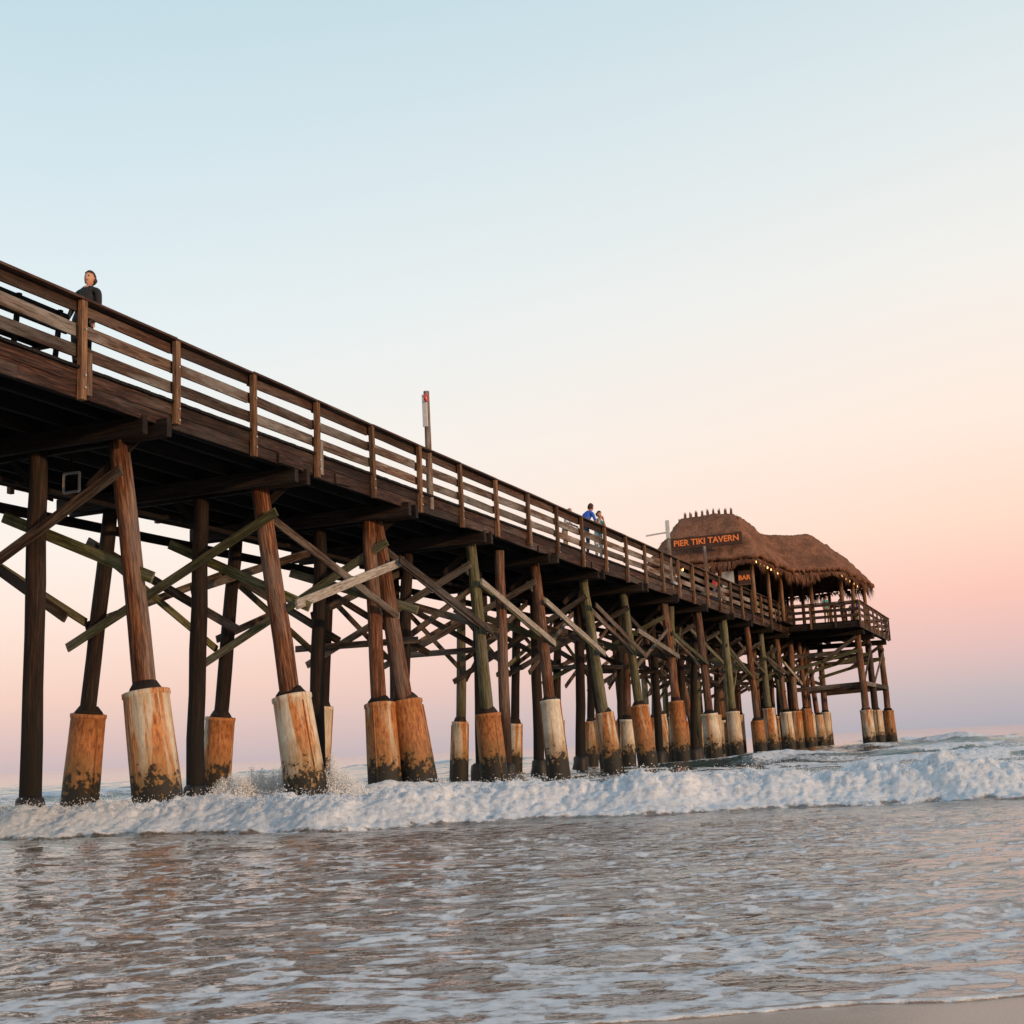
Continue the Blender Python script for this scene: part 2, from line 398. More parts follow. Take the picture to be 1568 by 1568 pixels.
bp.build('piles',pier);bb.build('bracing',pier);bs.build('pile_sleeves',pier)
e=empty('flood_light');b=Builder()
c=P(18.1,2.05,6.0)
for q0,q1 in (((-.17,-.17),(.17,-.17)),((-.17,.17),(.17,.17)),((-.17,-.17),(-.17,.17)),((.17,-.17),(.17,.17))):
    b.beam(c-NL*q0[0]+Vector((0,0,q0[1])),c-NL*q1[0]+Vector((0,0,q1[1])),.04,.04,M_steel)
b.beam(c+Vector((0,0,.17)),c+Vector((0,0,.65)),.04,.04,M_dark)
b.beam(c+D*.06-NL*-.14,c+D*.06-NL*.14,.03,.26,M_dark)
b.build('lamp_housing',e)

# ---------------------------------------------------------------- tavern
tav=empty('thatched_tavern')
m,nt,b=newmat('palm_thatch')
tc=N(nt,'ShaderNodeTexCoord');ob=tc.outputs['Object']
fine=noise(nt,mapping(nt,ob,(9,9,2.2)),2.6,6,0.7)
big=noise(nt,ob,1.1,6,0.7)
c=ramp(nt,fine,[(0.33,(0.06,0.024,0.013,1)),(0.5,(0.29,0.135,0.08,1)),(0.68,(0.50,0.28,0.18,1))]).outputs[0]
c=mix(nt,mrange(nt,big,0.42,0.6,0,0.7),c,(0.12,0.062,0.04,1))
nt.links.new(c,b.inputs['Base Color']);b.inputs['Roughness'].default_value=0.95;b.inputs['Specular IOR Level'].default_value=0.1
bump(nt,fine,b,1.0,0.08);M_thatch=m
EAVE=9.72
poly=[(65.2,-0.75),(72.8,-1.1),(74.3,-3.7),(83.5,-4.15),(84.5,-3.7),(86.5,2.0),(86.5,8.0),(74.3,8.0),(73.5,5.2),(65.2,5.1)]
poly=np.array(poly)
def inside_dist(px,py):
    ins=np.zeros(px.shape,bool);dm=np.full(px.shape,1e9)
    n=len(poly)
    for i in range(n):
        x1,y1=poly[i];x2,y2=poly[(i+1)%n]
        cond=((y1>py)!=(y2>py))&(px<(x2-x1)*(py-y1)/(y2-y1+1e-12)+x1)
        ins^=cond
        ex,ey=x2-x1,y2-y1;t=np.clip(((px-x1)*ex+(py-y1)*ey)/(ex*ex+ey*ey),0,1)
        dm=np.minimum(dm,np.hypot(px-x1-t*ex,py-y1-t*ey))
    return ins,dm
st=0.11
gs=np.arange(64.8,87.2,st);gw=np.arange(-5.2,8.8,st)
GS,GW=np.meshgrid(gs,gw,indexing='ij')
ins,dm=inside_dist(GS,GW)
slope=1.55-.4*sstep(69,75,GS)
h=np.minimum(dm*slope,2.40+0.10*dm)
h=np.minimum(h,2.62-0.65*sstep(69,83,GS))
h+=0.16*fbm(GS*1.1,GW*1.1,5,4)+0.08*fbm(GS*5,GW*5,8,3)
rowstep=(h/0.42-np.floor(h/0.42));h+=0.10*(1-rowstep)
vid=-np.ones(GS.shape,int);vs=[];fs=[]
for i in range(GS.shape[0]):
    for j in range(GS.shape[1]):
        if ins[i,j]:
            vid[i,j]=len(vs);vs.append(P(GS[i,j],GW[i,j],EAVE+h[i,j]))
for i in range(GS.shape[0]-1):
    for j in range(GS.shape[1]-1):
        q=(vid[i,j],vid[i+1,j],vid[i+1,j+1],vid[i,j+1])
        if min(q)>=0: fs.append(q)
me=bpy.data.meshes.new('thatched_roof');me.from_pydata([tuple(v) for v in vs],[],fs);me.materials.append(M_thatch)
me.polygons.foreach_set('use_smooth',[True]*len(fs))
ro=link(bpy.data.objects.new('thatched_roof',me),tav)
so=ro.modifiers.new('s','SOLIDIFY');so.thickness=0.22;so.offset=1
vv=[];ff=[]
def strand(p,d,wd,side):
    b0=len(vv);vv.extend([tuple(p-side*wd),tuple(p+side*wd),tuple(p+d)]);ff.append((b0,b0+1,b0+2))
n=len(poly)
for i in range(n):
    a=poly[i];c=poly[(i+1)%n];L=np.hypot(*(c-a))
    for k in range(int(L*60)):
        t=random.random();q=a+(c-a)*t
        cen=np.array([78,1.5]) if q[0]>73 else np.array([70,1.9])
        o=(q-cen);o/=np.hypot(*o)
        p=P(q[0]-o[0]*.08,q[1]-o[1]*.08,EAVE+0.14)
        outv=D*o[0]+NL*o[1]
        d=outv*U(0,.22)+Vector((U(-.08,.08),U(-.08,.08),-U(.2,.62)*(1+.5*math.sin(t*L*2.1))))
        strand(p,d,U(.02,.05),(D*((c-a)[0]/L)+NL*((c-a)[1]/L)))
idx=np.argwhere(ins)
for k in range(9000):
    i,j=idx[random.randrange(len(idx))]
    if i<1 or j<1 or i>=GS.shape[0]-1 or j>=GS.shape[1]-1: continue
    gx=dm[i+1,j]-dm[i-1,j];gy=dm[i,j+1]-dm[i,j-1];g=math.hypot(gx,gy)+1e-6
    outv=-(D*(gx/g)+NL*(gy/g))
    p=P(GS[i,j],GW[i,j],EAVE+h[i,j]+0.10)
    strand(p,outv*U(.15,.4)+Vector((U(-.12,.12),U(-.12,.12),U(-.35,0.08))),U(.015,.045),outv.cross(Vector((0,0,1))))
for w in np.arange(0.5,3.9,0.31):
    i=int(np.argmin(abs(gs-67.0)));j=int(np.argmin(abs(gw-w)))
    p=P(67.0,w,EAVE+h[i,j]+.12)
    for q in range(14):
        strand(p+Vector((U(-.05,.05),U(-.05,.05),0)),Vector((U(-.05,.05),U(-.05,.05),U(.28,.46))),.045,NL)
me=bpy.data.meshes.new('thatch_strands');me.from_pydata(vv,[],ff);me.materials.append(M_thatch)
link(bpy.data.objects.new('thatch_strands',me),tav)
bf=Builder()
for (s_,w_) in [(66.2,-0.2),(66.2,1.4),(66.2,3.0),(66.2,4.5),(69.5,-0.35),(72.6,-0.45),(75.6,-3.3),(75.6,-1.6),(79.0,-3.5),(82.8,-3.7),(85.3,-1.2),(85.8,2.0),(85.8,4.6),(85.8,7.4),(80,7.4),(75.2,7.4),(73,4.6),(69.5,4.6),(76,0.3),(80,0.3),(84,0.3)]:
    bf.tube([P(s_,w_,DECK),P(s_,w_,8.6),P(s_,w_,EAVE+0.45)],[.12,.11,.10],M_post,n=10,tint=1.0)
def fr(a,b_): bf.beam(P(*a),P(*b_),0.1,0.2,M_post,segs=2,tint=.4)
z=EAVE+0.28
fr((66.2,-0.4,z),(66.2,4.5,z));fr((66.2,-.35,z),(72.7,-.5,z));fr((75.6,-3.3,z),(75.6,-1,z));fr((75.5,-3.3,z),(83,-3.7,z));fr((83,-3.7,z),(85.3,-1.2,z));fr((85.8,0,z),(85.8,7.4,z))
def wall(s0,w0,s1,w1,z0,z1,mat,step=0.18):
    L=math.hypot(s1-s0,w1-w0);nn=max(1,int(L/step))
    for k in range(nn):
        t=(k+.5)/nn;bf.beam(P(s0+(s1-s0)*t,w0+(w1-w0)*t,z0),P(s0+(s1-s0)*t,w0+(w1-w0)*t,z1),step*0.96,0.03,mat,up=(NL if abs(s1-s0)>abs(w1-w0) else D),segs=1)
wall(67.4,0.3,67.4,1.3,DECK,EAVE+.3,M_dark)
wall(67.4,1.3,67.4,3.4,DECK,8.3,M_brace)
wall(67.4,3.4,67.4,4.4,DECK,EAVE+.3,M_dark)
wall(67.4,0.3,73.5,0.3,DECK,8.35,M_dark)
wall(68.5,4.3,73,4.3,DECK,EAVE+.3,M_dark)
wall(74.0,1.0,74.0,5.4,DECK,EAVE+.3,M_dark)
wall(83.0,1.0,83.0,5.0,DECK,EAVE+.3,M_dark)
bf.beam(P(67.3,1.2,8.35),P(67.3,3.5,8.35),0.4,0.06,M_post)
bf.beam(P(67.4,0.25,8.4),P(73.5,0.25,8.4),0.4,0.06,M_post)
bf.build('bar_frame',tav)
def plate(name,c,w,hh,th,mat,parent,right=-NL,up=Vector((0,0,1)),letters=None,lmat=None,lsize=.3):
    f=right.cross(up).normalized()
    b=Builder();b.beam(c-right*w/2,c+right*w/2,th,hh,mat,segs=1,jit=0)
    b.beam(c-right*w/2+up*hh/2,c+right*w/2+up*hh/2,th*1.6,.05,M_post,segs=1,jit=0);b.beam(c-right*w/2-up*hh/2,c+right*w/2-up*hh/2,th*1.6,.05,M_post,segs=1,jit=0)
    o=b.build(name,parent)
    if letters:
        cu=bpy.data.curves.new(name+'_lettering','FONT');cu.body=letters;cu.size=lsize;cu.extrude=0.015;cu.align_x='CENTER';cu.align_y='CENTER';cu.offset=0.008
        cu.materials.append(lmat)
        t=bpy.data.objects.new(name+'_lettering',cu)
        mtx=Matrix((right,up,f)).transposed().to_4x4();mtx.translation=c+f*(th/2+.02)
        t.matrix_world=mtx;link(t,parent)
    return o
sg=empty('tavern_sign')
plate('board',P(64.9,1.75,EAVE+1.22),3.7,0.60,0.06,M_sign,sg,letters='PIER TIKI TAVERN',lmat=M_orange,lsize=.43)
b=Builder()
b.beam(P(66.2,.6,EAVE+1.2),P(64.95,.6,EAVE+1.2),.06,.06,M_post);b.beam(P(66.2,2.9,EAVE+1.2),P(64.95,2.9,EAVE+1.2),.06,.06,M_post);b.build('brackets',sg)
sg2=empty('menu_board');plate('panel',P(65.9,1.0,9.0),0.62,0.85,0.04,M_white,sg2)
sg3=empty('bar_sign');plate('panel',P(65.9,0.15,9.0),0.62,0.7,0.04,M_sign,sg3,letters='BAR',lmat=M_orange,lsize=.34)  # guessed sign panel with faintly emissive letters, not a neon lamp
lb=empty('string_lights');b=Builder()
for k in range(4):
    p=P(66.1,2.0+k*.7,EAVE+0.05);b.tube([p+Vector((0,0,.08)),p,p-Vector((0,0,.08))],[.03,.09,.03],M_bulb,n=8)
for k in range(7):
    p=P(66.3+k*.95,-.45,EAVE+0.10);b.tube([p+Vector((0,0,.06)),p,p-Vector((0,0,.06))],[.02,.035,.02],M_bulb,n=8)
for k in range(5):
    p=P(75.8+k*1.6,-3.4,EAVE+0.08);b.tube([p+Vector((0,0,.06)),p,p-Vector((0,0,.06))],[.02,.03,.02],M_bulb,n=8)
b.build('bulbs',lb)
for (s_,w_) in ((77.5,-2.6),(80.5,-2.8)):
    e=empty('bar_table',P(s_,w_,DECK));b=Builder()
    b.tube([Vector((0,0,0)),Vector((0,0,1.0))],[.05,.05],M_dark,n=8);b.tube([Vector((0,0,1.0)),Vector((0,0,1.05))],[.4,.4],M_post,n=20)
    b.tube([Vector((0,0,0)),Vector((0,0,.04))],[.28,.26],M_dark,n=16)
    b.build('table',e)

# ---------------------------------------------------------------- poles
def pole(s_,w_,top,ring,arm):
    e=empty('rescue_post');b=Builder()
    b.tube([P(s_,w_,6.85),P(s_,w_,8.4),P(s_,w_,top)],[.085,.08,.072],M_rail,n=12,tint=1.0)
    if ring:
        c=P(s_-.16,w_-.02,top-.42)
        b.beam(c+Vector((0,0,-.52)),c+Vector((0,0,.30)),0.13,0.035,M_white,up=D,segs=1)
        ringc=c+(-NL)*0.03+Vector((0,0,.20))-D*.03
        pts=[ringc+ (D*math.cos(a)+Vector((0,0,1))*math.sin(a))*0.075 -NL*.03 for a in [k*math.pi/8 for k in range(17)]]
        b.tube(pts,[.035]*17,M_red,n=8)
    if arm:
        b.beam(P(s_-0.1,w_,top-.5),P(s_-.1,w_+.9,top-.55),.06,.06,M_white)
        b.beam(P(s_-.13,w_-.02,top-.75),P(s_-.13,w_-.02,top-.02),.16,.035,M_white,up=D)
    b.build('post_and_fittings',e)
pole(28.5,-0.02,9.85,True,False)
pole(50.9,0.0,9.8,False,True)
pole(57.0,0.0,9.5,False,False)

e=empty('deck_bench');b=Builder()
for k in range(3): b.beam(P(12.6,0.42+k*.15,7.66),P(15.9,0.42+k*.15,7.66),.13,.04,M_dark)
for k in range(2): b.beam(P(12.6,0.30-k*.03,7.88+k*.2),P(15.9,0.30-k*.03,7.88+k*.2),.04,.12,M_dark)
for s_ in (12.8,13.8,14.8,15.7):
    b.beam(P(s_,.86,DECK),P(s_,.86,7.64),.07,.07,M_dark,up=D);b.beam(P(s_,.36,DECK),P(s_,.24,8.15),.07,.07,M_dark,up=D)
    b.beam(P(s_,.86,7.6),P(s_,.34,7.6),.05,.07,M_dark)
b.build('bench_frame',e)

# ---------------------------------------------------------------- people
SK=simple('skin_tone',(0.52,0.28,0.19),0.55,0.06)
def cm(name,c): return simple(name,c,0.85,0.15,12)
C_black=cm('black_cloth',(0.012,0.012,0.014));C_blue=cm('blue_cloth',(0.03,0.11,0.50));C_jean=cm('denim',(0.05,0.08,0.16));C_whitec=cm('white_cloth',(0.65,0.64,0.62));C_red=cm('red_cloth',(0.45,0.05,0.04));C_teal=cm('teal_cloth',(0.05,0.3,0.35));C_khaki=cm('khaki_cloth',(0.3,0.23,0.15))
H_brown=cm('brown_hair',(0.045,0.018,0.010));H_black=cm('black_hair',(0.012,0.010,0.010));H_blond=cm('fair_hair',(0.30,0.19,0.09));C_eye=cm('eye_dark',(0.02,0.015,0.012));C_lip=cm('lips',(0.35,0.09,0.08))
def tubemesh(bm,pts,rad,n=8,mi=0):
    rings=[]
    for i,p in enumerate(pts):
        dd=(pts[min(i+1,len(pts)-1)]-pts[max(i-1,0)]).normalized()
        x=dd.cross(Vector((0.3,0.2,1))).normalized();y=dd.cross(x)
        rings.append([bm.verts.new(p+(x*math.cos(2*math.pi*j/n)+y*math.sin(2*math.pi*j/n))*rad[i]) for j in range(n)])
    for a,c in zip(rings,rings[1:]):
        for j in range(n):
            f=bm.faces.new((a[j],a[(j+1)%n],c[(j+1)%n],c[j]));f.smooth=True;f.material_index=mi
    bm.faces.new(rings[0][::-1]).material_index=mi;bm.faces.new(rings[-1]).material_index=mi
def person(base,yaw,shirt,pants,hair,lean=0.0,arms=None,sleeve=False,longhair=False,bun=False,headturn=0.0,headpitch=0.0,ht=1.0,stride=0.0):
    e=empty('person',base);e.rotation_euler=(0,0,yaw);e.scale=(ht,ht,ht)
    def T(v):
        v=Vector(v)
        if v.z>0.92: v=Vector((v.x,v.y+lean*(v.z-.92),v.z-0.35*lean*lean*(v.z-.92)))
        return v
    J={'pel':(0,0,.94),'wst':(0,0,1.08),'che':(0,0.0,1.27),'nb':(0,-.01,1.41),'nk':(0,.01,1.50),
     'sl':(-.165,0,1.37),'sr':(.165,0,1.37),'hl':(-.09,0,.88),'hr':(.09,0,.88),'kl':(-.1,.03+stride,.48),'kr':(.1,.03-stride*.5,.48),
     'al':(-.1,-.02+stride*.8,.085),'ar':(.1,-.02-stride,.085),'tl':(-.11,.14+stride*.8,.035),'tr':(.11,.14-stride,.035),
     'el':(-.22,-.02,1.10),'er':(.22,-.02,1.10),'wl':(-.23,.07,.86),'wr':(.23,.07,.86)}
    if arms:
        J.update(arms)
    J={k:T(v) for k,v in J.items()}
    bones=[('pel','wst','s'),('wst','che','s'),('che','nb','s'),('nb','nk','k'),('nb','sl','s'),('nb','sr','s'),('sl','el','s'),('sr','er','s'),
     ('el','wl','s' if sleeve else 'k'),('er','wr','s' if sleeve else 'k'),('pel','hl','p'),('pel','hr','p'),('hl','kl','p'),('hr','kr','p'),('kl','al','p'),('kr','ar','p'),('al','tl','f'),('ar','tr','f')]
    R={'pel':(.15,.11),'wst':(.125,.095),'che':(.15,.105),'nb':(.07,.07),'nk':(.052,.055),'sl':(.062,.062),'sr':(.062,.062),'el':(.043,.043),'er':(.043,.043),'wl':(.03,.027),'wr':(.03,.027),'hl':(.095,.10),'hr':(.095,.10),'kl':(.06,.06),'kr':(.06,.06),'al':(.042,.045),'ar':(.042,.045),'tl':(.04,.03),'tr':(.04,.03)}
    names=list(J);me=bpy.data.meshes.new('body_skel')
    me.from_pydata([tuple(J[k]) for k in names],[(names.index(a),names.index(c)) for a,c,_ in bones],[])
    o=bpy.data.objects.new('tmp',me);scene.collection.objects.link(o)
    o.modifiers.new('sk','SKIN')
    for i,k in enumerate(names):
        me.skin_vertices[0].data[i].radius=R[k];me.skin_vertices[0].data[i].use_root=(k=='pel')
    sb_=o.modifiers.new('ss','SUBSURF');sb_.levels=2;sb_.render_levels=2
    dg=bpy.context.evaluated_depsgraph_get();dg.update()
    nm=bpy.data.meshes.new_from_object(o.evaluated_get(dg))
    bpy.data.objects.remove(o)
    nm.name='body';nm.materials.clear()
    mats={'s':shirt,'k':SK,'p':pants,'f':C_black};order=['s','k','p','f']
    for k in order: nm.materials.append(mats[k])
    for pg in nm.polygons:
        c=pg.center;best=None;bd_=1e9
        for a,b_,l in bones:
            A=J[a];Bv=J[b_];ab=Bv-A;t=max(0,min(1,(c-A).dot(ab)/ab.dot(ab)));dd=(c-A-ab*t).length
            if dd<bd_: bd_=dd;best=l
        if best=='s' and abs(c.x)<.2 and c.z<.93: best='p'
        pg.material_index=order.index(best);pg.use_smooth=True
    link(bpy.data.objects.new('body',nm),e)
    bm=bmesh.new();bmesh.ops.create_icosphere(bm,subdivisions=4,radius=1)
    for v in bm.verts:
        x,y,z_=v.co
        sx,sy,sz=.074,.094,.118
        if z_<0: sx*=1-.32*z_*z_; 
        nx=x*sx;nyy=y*sy;nz=z_*sz
        if z_<-0.1 and y<0: nyy*=1+.35*z_
        if y>0:
            nyy-=.006*math.exp(-((z_-.08)/.16)**2)*math.exp(-((abs(x)-.38)/.2)**2)
            nyy+=.020*math.exp(-((z_+.18)/.16)**2)*math.exp(-(x/.13)**2)
            nyy+=.008*math.exp(-((z_+.50)/.09)**2)*math.exp(-(x/.28)**2)
            nyy+=.012*math.exp(-((z_+.85)/.2)**2)*math.exp(-(x/.3)**2)
        v.co=(nx,nyy,nz)
    for f in bm.faces:
        f.smooth=True;c=f.calc_center_median()
        if c.y>.06 and abs(c.z+.059)<.008 and abs(c.x)<.024: f.material_index=1
    for sx in (-1,1):
        bmesh.ops.create_uvsphere(bm,u_segments=8,v_segments=6,radius=.011,matrix=Matrix.Translation((sx*.029,.077,.010)))
        bmesh.ops.create_uvsphere(bm,u_segments=8,v_segments=6,radius=1,matrix=Matrix.Translation((sx*.076,-.008,-.005))@Matrix.Diagonal((.009,.018,.030,1)))
    for f in bm.faces:
        c=f.calc_center_median()
        if abs(abs(c.x)-.029)<.012 and (c-Vector((math.copysign(.029,c.x),.077,.010))).length<.0118: f.material_index=2
    hm=bpy.data.meshes.new('head');bm.to_mesh(hm);bm.free()
    for q in (SK,C_lip,C_eye): hm.materials.append(q)
    bm=bmesh.new();bmesh.ops.create_icosphere(bm,subdivisions=4,radius=1)
    dele=[]
    for v in bm.verts:
        x,y,z_=v.co
        k=1.10+.03*math.sin(17*x+9*z_)*math.sin(13*y)
        low=-0.45 if not longhair else -1.0
        if (y>0.25 and z_<0.50-0.1*abs(x)) or (z_<low) or (y>0.10 and z_<0.15 and not longhair): dele.append(v)
        if longhair and z_<0 and y<.3: 
            v.co=(x*.078*(1+.1),(y*.098-.015)*k,z_*.27)
        else: v.co=(x*.078*k,y*.100*k-.004,z_*.125*k)
    bmesh.ops.delete(bm,geom=dele,context='VERTS')
    if bun: bmesh.ops.create_icosphere(bm,subdivisions=2,radius=.048,matrix=Matrix.Translation((0,-.115,.03)))
    for f in bm.faces: f.smooth=True
    rm=bpy.data.meshes.new('hair');bm.to_mesh(rm);bm.free();rm.materials.append(hair)
    hp=T((0,.025,1.605))
    M=Matrix.Translation(hp)@Matrix.Rotation(headturn,4,'Z')@Matrix.Rotation(headpitch-lean*.3,4,'X')
    for mm,nmn in ((hm,'head'),(rm,'hair')):
        o=bpy.data.objects.new(nmn,mm);link(o,e);o.matrix_local=M
    so_=o.modifiers.new('so','SOLIDIFY');so_.thickness=.012
    bm=bmesh.new()
    for sd in ('l','r'):
        w_=J['w'+sd];el=J['e'+sd];f=(w_-el).normalized()
        side=f.cross(Vector((0,0,1)));side=side.normalized() if side.length>.1 else Vector((0,1,0))
        nrm=side.cross(f).normalized();sg_=1 if sd=='l' else -1
        tubemesh(bm,[w_-f*.01,w_+f*.03,w_+f*.085],[.024,.036,.034],10)
        for k,(o_,l) in enumerate(((-.028,.062),(-.010,.072),(.009,.068),(.027,.052))):
            a=w_+f*.075+side*o_;c=a+f*l*.5-nrm*.006;d_=c+f*l*.35-nrm*.022;g=d_+f*l*.12-nrm*.02
            tubemesh(bm,[a,c,d_,g],[.0095,.009,.008,.006],6)
        a=w_+f*.03+side*sg_*.026;c=a+side*sg_*.022+f*.026;d_=c+side*sg_*.006+f*.028-nrm*.008
        tubemesh(bm,[a,c,d_],[.012,.011,.008],6)
    hm=bpy.data.meshes.new('hands');bm.to_mesh(hm);bm.free();hm.materials.append(SK);link(bpy.data.objects.new('hands',hm),e)
    return e
def yaw(v): return math.atan2(-v.x,v.y)
lean_arms={'el':(-.24,.14,1.14),'er':(.24,.14,1.14),'wl':(-.14,.36,1.05),'wr':(.14,.36,1.05)}
face_arms={'el':(-.2,.16,1.15),'er':(.2,.16,1.15),'wl':(-.07,.17,1.42),'wr':(.07,.17,1.42)}
person(P(16.35,0.36,DECK),yaw(-NL*.15-D),C_black,C_black,H_brown,lean=-0.30,sleeve=True,bun=True,headpitch=.10,ht=1.12)
person(P(14.9,1.5,DECK),yaw(-D),C_black,C_jean,H_brown,lean=0.0,longhair=True,ht=1.03)
person(P(14.1,.95,DECK),yaw(D),C_jean,C_black,H_black,lean=.2,ht=.88,longhair=True)
person(P(13.2,.95,DECK),yaw(-D+NL),C_black,C_black,H_black,lean=.1,ht=.9,longhair=True)
person(P(41.3,0.35,DECK),yaw(D-NL*.4),C_blue,C_jean,H_brown,lean=.5,arms=lean_arms,sleeve=False,ht=1.13)
person(P(42.9,0.40,DECK),yaw(-D*.6-NL),C_teal,C_whitec,H_black,lean=.15,arms=face_arms,bun=True,ht=1.05)
person(P(40.3,0.7,DECK),yaw(-NL),C_whitec,C_khaki,H_blond,lean=.3,arms=lean_arms,ht=.9)
for a in ((76.6,-2.2,-NL-D,C_teal,C_khaki,H_brown),(76.9,-3.1,NL*.6-D,C_whitec,C_jean,H_blond),(79.8,-3.3,-NL,C_red,C_black,H_black),(81.2,-3.1,-D,C_whitec,C_khaki,H_brown),(82.0,-3.3,-NL,C_blue,C_whitec,H_brown),
          (62.0,.8,-NL-D*.3,C_red,C_jean,H_brown),(64.3,1.2,-D,C_black,C_whitec,H_black),(60.0,2.2,D,C_whitec,C_jean,H_blond),(66.4,2.4,D,C_khaki,C_jean,H_black)):
    person(P(a[0],a[1],DECK),yaw(a[2]),a[3],a[4],a[5],lean=U(0,.15),stride=U(-.1,.1),ht=U(.95,1.05))

# ---------------------------------------------------------------- sea
ys=[4.2]
while ys[-1]<9000:
    y=ys[-1]
    k=.0036 if y<14 else (.0034 if y<27 else (.006 if y<90 else (.018 if y<500 else .08)))
    ys.append(y*(1+k))
ys=np.array(ys)
ti=np.linspace(-1,1,820)
outer=1+np.cumsum(np.linspace(.004,.35,36))
t=np.concatenate([-outer[::-1],ti,outer])
Y,TT=np.meshgrid(ys,t,indexing='ij')
X=TT*(4.0+.50*Y)
def shoreline(X): return 4.95+0.11*np.clip(X-.5,-2,30)+.035*np.sin(X*2.3+.5)+.05*np.sin(X*.9)+.02*np.sin(X*6.1+1)
shore=shoreline(X)+.03*fbm(X*2,Y*0,11,3)
wx=1.2*fbm(X*.25,Y*.25,21,3);wy=.8*fbm(X*.3,Y*.3,31,3)
Z=np.zeros_like(X)
far=sstep(22,60,Y)
Z+=(.05+.10*far)*fbm(X*.16+wx*.3,Y*.45+wy*.4,41,4)*sstep(15,24,Y)*2
Z+=.10*fbm(X*.22,Y*.75,42,4)*sstep(24,34,Y)
Z+=.035*fbm(X*.40,Y*1.1,43,4)*sstep(5,9,Y)
rip=fbm(X*.8+wx,Y*2.2+wy,45,4)
rip2=fbm(X*2.3+wx*2,Y*3.9+wy*2,46,4)
rfade=(1-sstep(22,40,Y))
Z+=.040*rip*rfade*sstep(5.0,7.5,Y)+.020*rip2*rfade*sstep(4.9,6.3,Y)
foam=np.zeros_like(X)
yc=19.7+1.9*sstep(1,-9,X)+.35*np.sin(X*.55+.6)+.22*np.sin(X*1.27+2)+.35*fbm(X*.5,X*0+3,51,3)
amp=(.42-.12*sstep(-2.5,-9,X)-.02*sstep(2,8,X))*(.95+.55*fbm(X*.6,X*0+9,53,3))
dy=Y-yc
front=sstep(-1.25-.3*fbm(X*.9,X*0,55,2),-.05,dy);back=np.exp(-np.clip(dy,0,99)/3.0)
prof=np.where(dy<0,front**.8,back)
Z+=amp*prof
fn=fbm(X*1.5,Y*1.9,57,5)
bil=np.abs(fbm(X*1.9,Y*2.2,59,4));bil2=np.abs(fbm(X*5.5,Y*6,60,3));bil3=fbm(X*13,Y*13,62,2)
tl=fbm(X*1.7,Y*1.7,61,5)
zone0=sstep(-1.45,-1.24,dy+.40*tl)
zone=np.clip(zone0*np.exp(-np.clip(dy-2.2,0,99)/2.6),0,1)
Z+=zone*(.17*bil+.11*bil2+.03*bil3+.06*fn)*(.45+.55*prof)
streaks=fbm(X*.8+wx,Y*2.6+wy,64,5)
foam=np.maximum(foam,zone*(.80+.9*streaks*sstep(-.2,1.0,dy)+.45*sstep(-.25,.0,-np.abs(dy+.55)+.35)+.28*fn))
Z+=.05*sstep(-1.51,-1.32,dy+.40*tl)*zone
pre=fbm(X*.7+wx,Y*2.8+wy,66,5)
foam=np.maximum(foam,.55*sstep(.10,.34,pre)*sstep(12.5,18.5,Y)*(1-sstep(18.5,20.5,Y)))
patch=fbm(X*.35+wx,Y*.9+wy,63,5)
f2=sstep(-.06,.16,patch)*sstep(20,24,Y)*(1-sstep(32,75,Y))
foam=np.maximum(foam,f2*.70)
def breaker(y0,A,xa,xb,L,seed,slope=0.0):
    global Z,foam
    c=y0+slope*X+1.5*fbm(X*.08,X*0,seed,3)
    d=Y-c
    m_=sstep(xa-6,xa+6,X)*(1-sstep(xb-8,xb+8,X))*np.clip(.75+1.1*fbm(X*.13,X*0+5,seed+1,3),0,1.3)
    p=np.where(d<0,sstep(-L,0,d),np.exp(-np.clip(d,0,99)/(L*1.6)))
    Z+=A*m_*p
    fz=m_*sstep(-.55*L,-.1*L,d+.55*L*fbm(X*.5,Y*.8,seed+2,4))*np.exp(-np.clip(d-.3,0,99)/(L*.6))
    Z+=fz*.12*np.abs(fbm(X*1.6,Y*1.6,seed+3,4))
    foam=np.maximum(foam,np.clip(fz*(.95+1.2*fbm(X*.7,Y*1.5,seed+6,4)),0,1))
breaker(26.5,.28,-40,40,1.4,71)
breaker(36,.32,2,60,2.0,75,-.1)
breaker(50,.45,6,60,2.4,79,-.1)
breaker(47,.25,-60,2,2.6,80,.1)
breaker(72,.66,16,90,3.0,85,-.05)
breaker(98,.45,-20,140,4,90)
Z=np.where(Y>150,Z*np.exp(-(Y-150)/500)*.5,Z)
ds=Y-shore
lip=np.exp(-((ds-.04)/.026)**2)*(.6+.9*np.clip(fbm(X*7,Y*7,95,3)+.45,0,1))
lace=sstep(.10,.36,fbm(X*1.7+wx,Y*3.0+wy,97,5,True)-.22*sstep(0,3.0,ds)-.14)
area=sstep(-.22,.25,fbm(X*.22,Y*.35,101,3))
lace2=sstep(.12,.36,fbm(X*1.0+wx*1.3,Y*2.3+wy*1.3,99,5)+.3*rip2)*sstep(5.5,7,Y)*(.24+.26*area)
foamS=np.clip(np.maximum(np.maximum(lip,lace*.58*sstep(0,.05,ds)),lace2),0,1)
foam=np.maximum(foam,foamS*(1-sstep(14,18,Y)))
Z+=.016*np.clip(lip,0,1)
Z=np.where(ds<0,-.03+ds*0.05,Z)
shallow=1-sstep(15,24,Y)
nr,nc=X.shape
co=np.stack([X,Y,Z],-1).astype(np.float32).reshape(-1,3)
ii=np.arange(nr*nc).reshape(nr,nc)
quads=np.stack([ii[:-1,:-1],ii[:-1,1:],ii[1:,1:],ii[1:,:-1]],-1).reshape(-1,4).astype(np.int32)
me=bpy.data.meshes.new('sea')
me.vertices.add(len(co));me.vertices.foreach_set('co',co.ravel())
me.loops.add(quads.size);me.loops.foreach_set('vertex_index',quads.ravel())
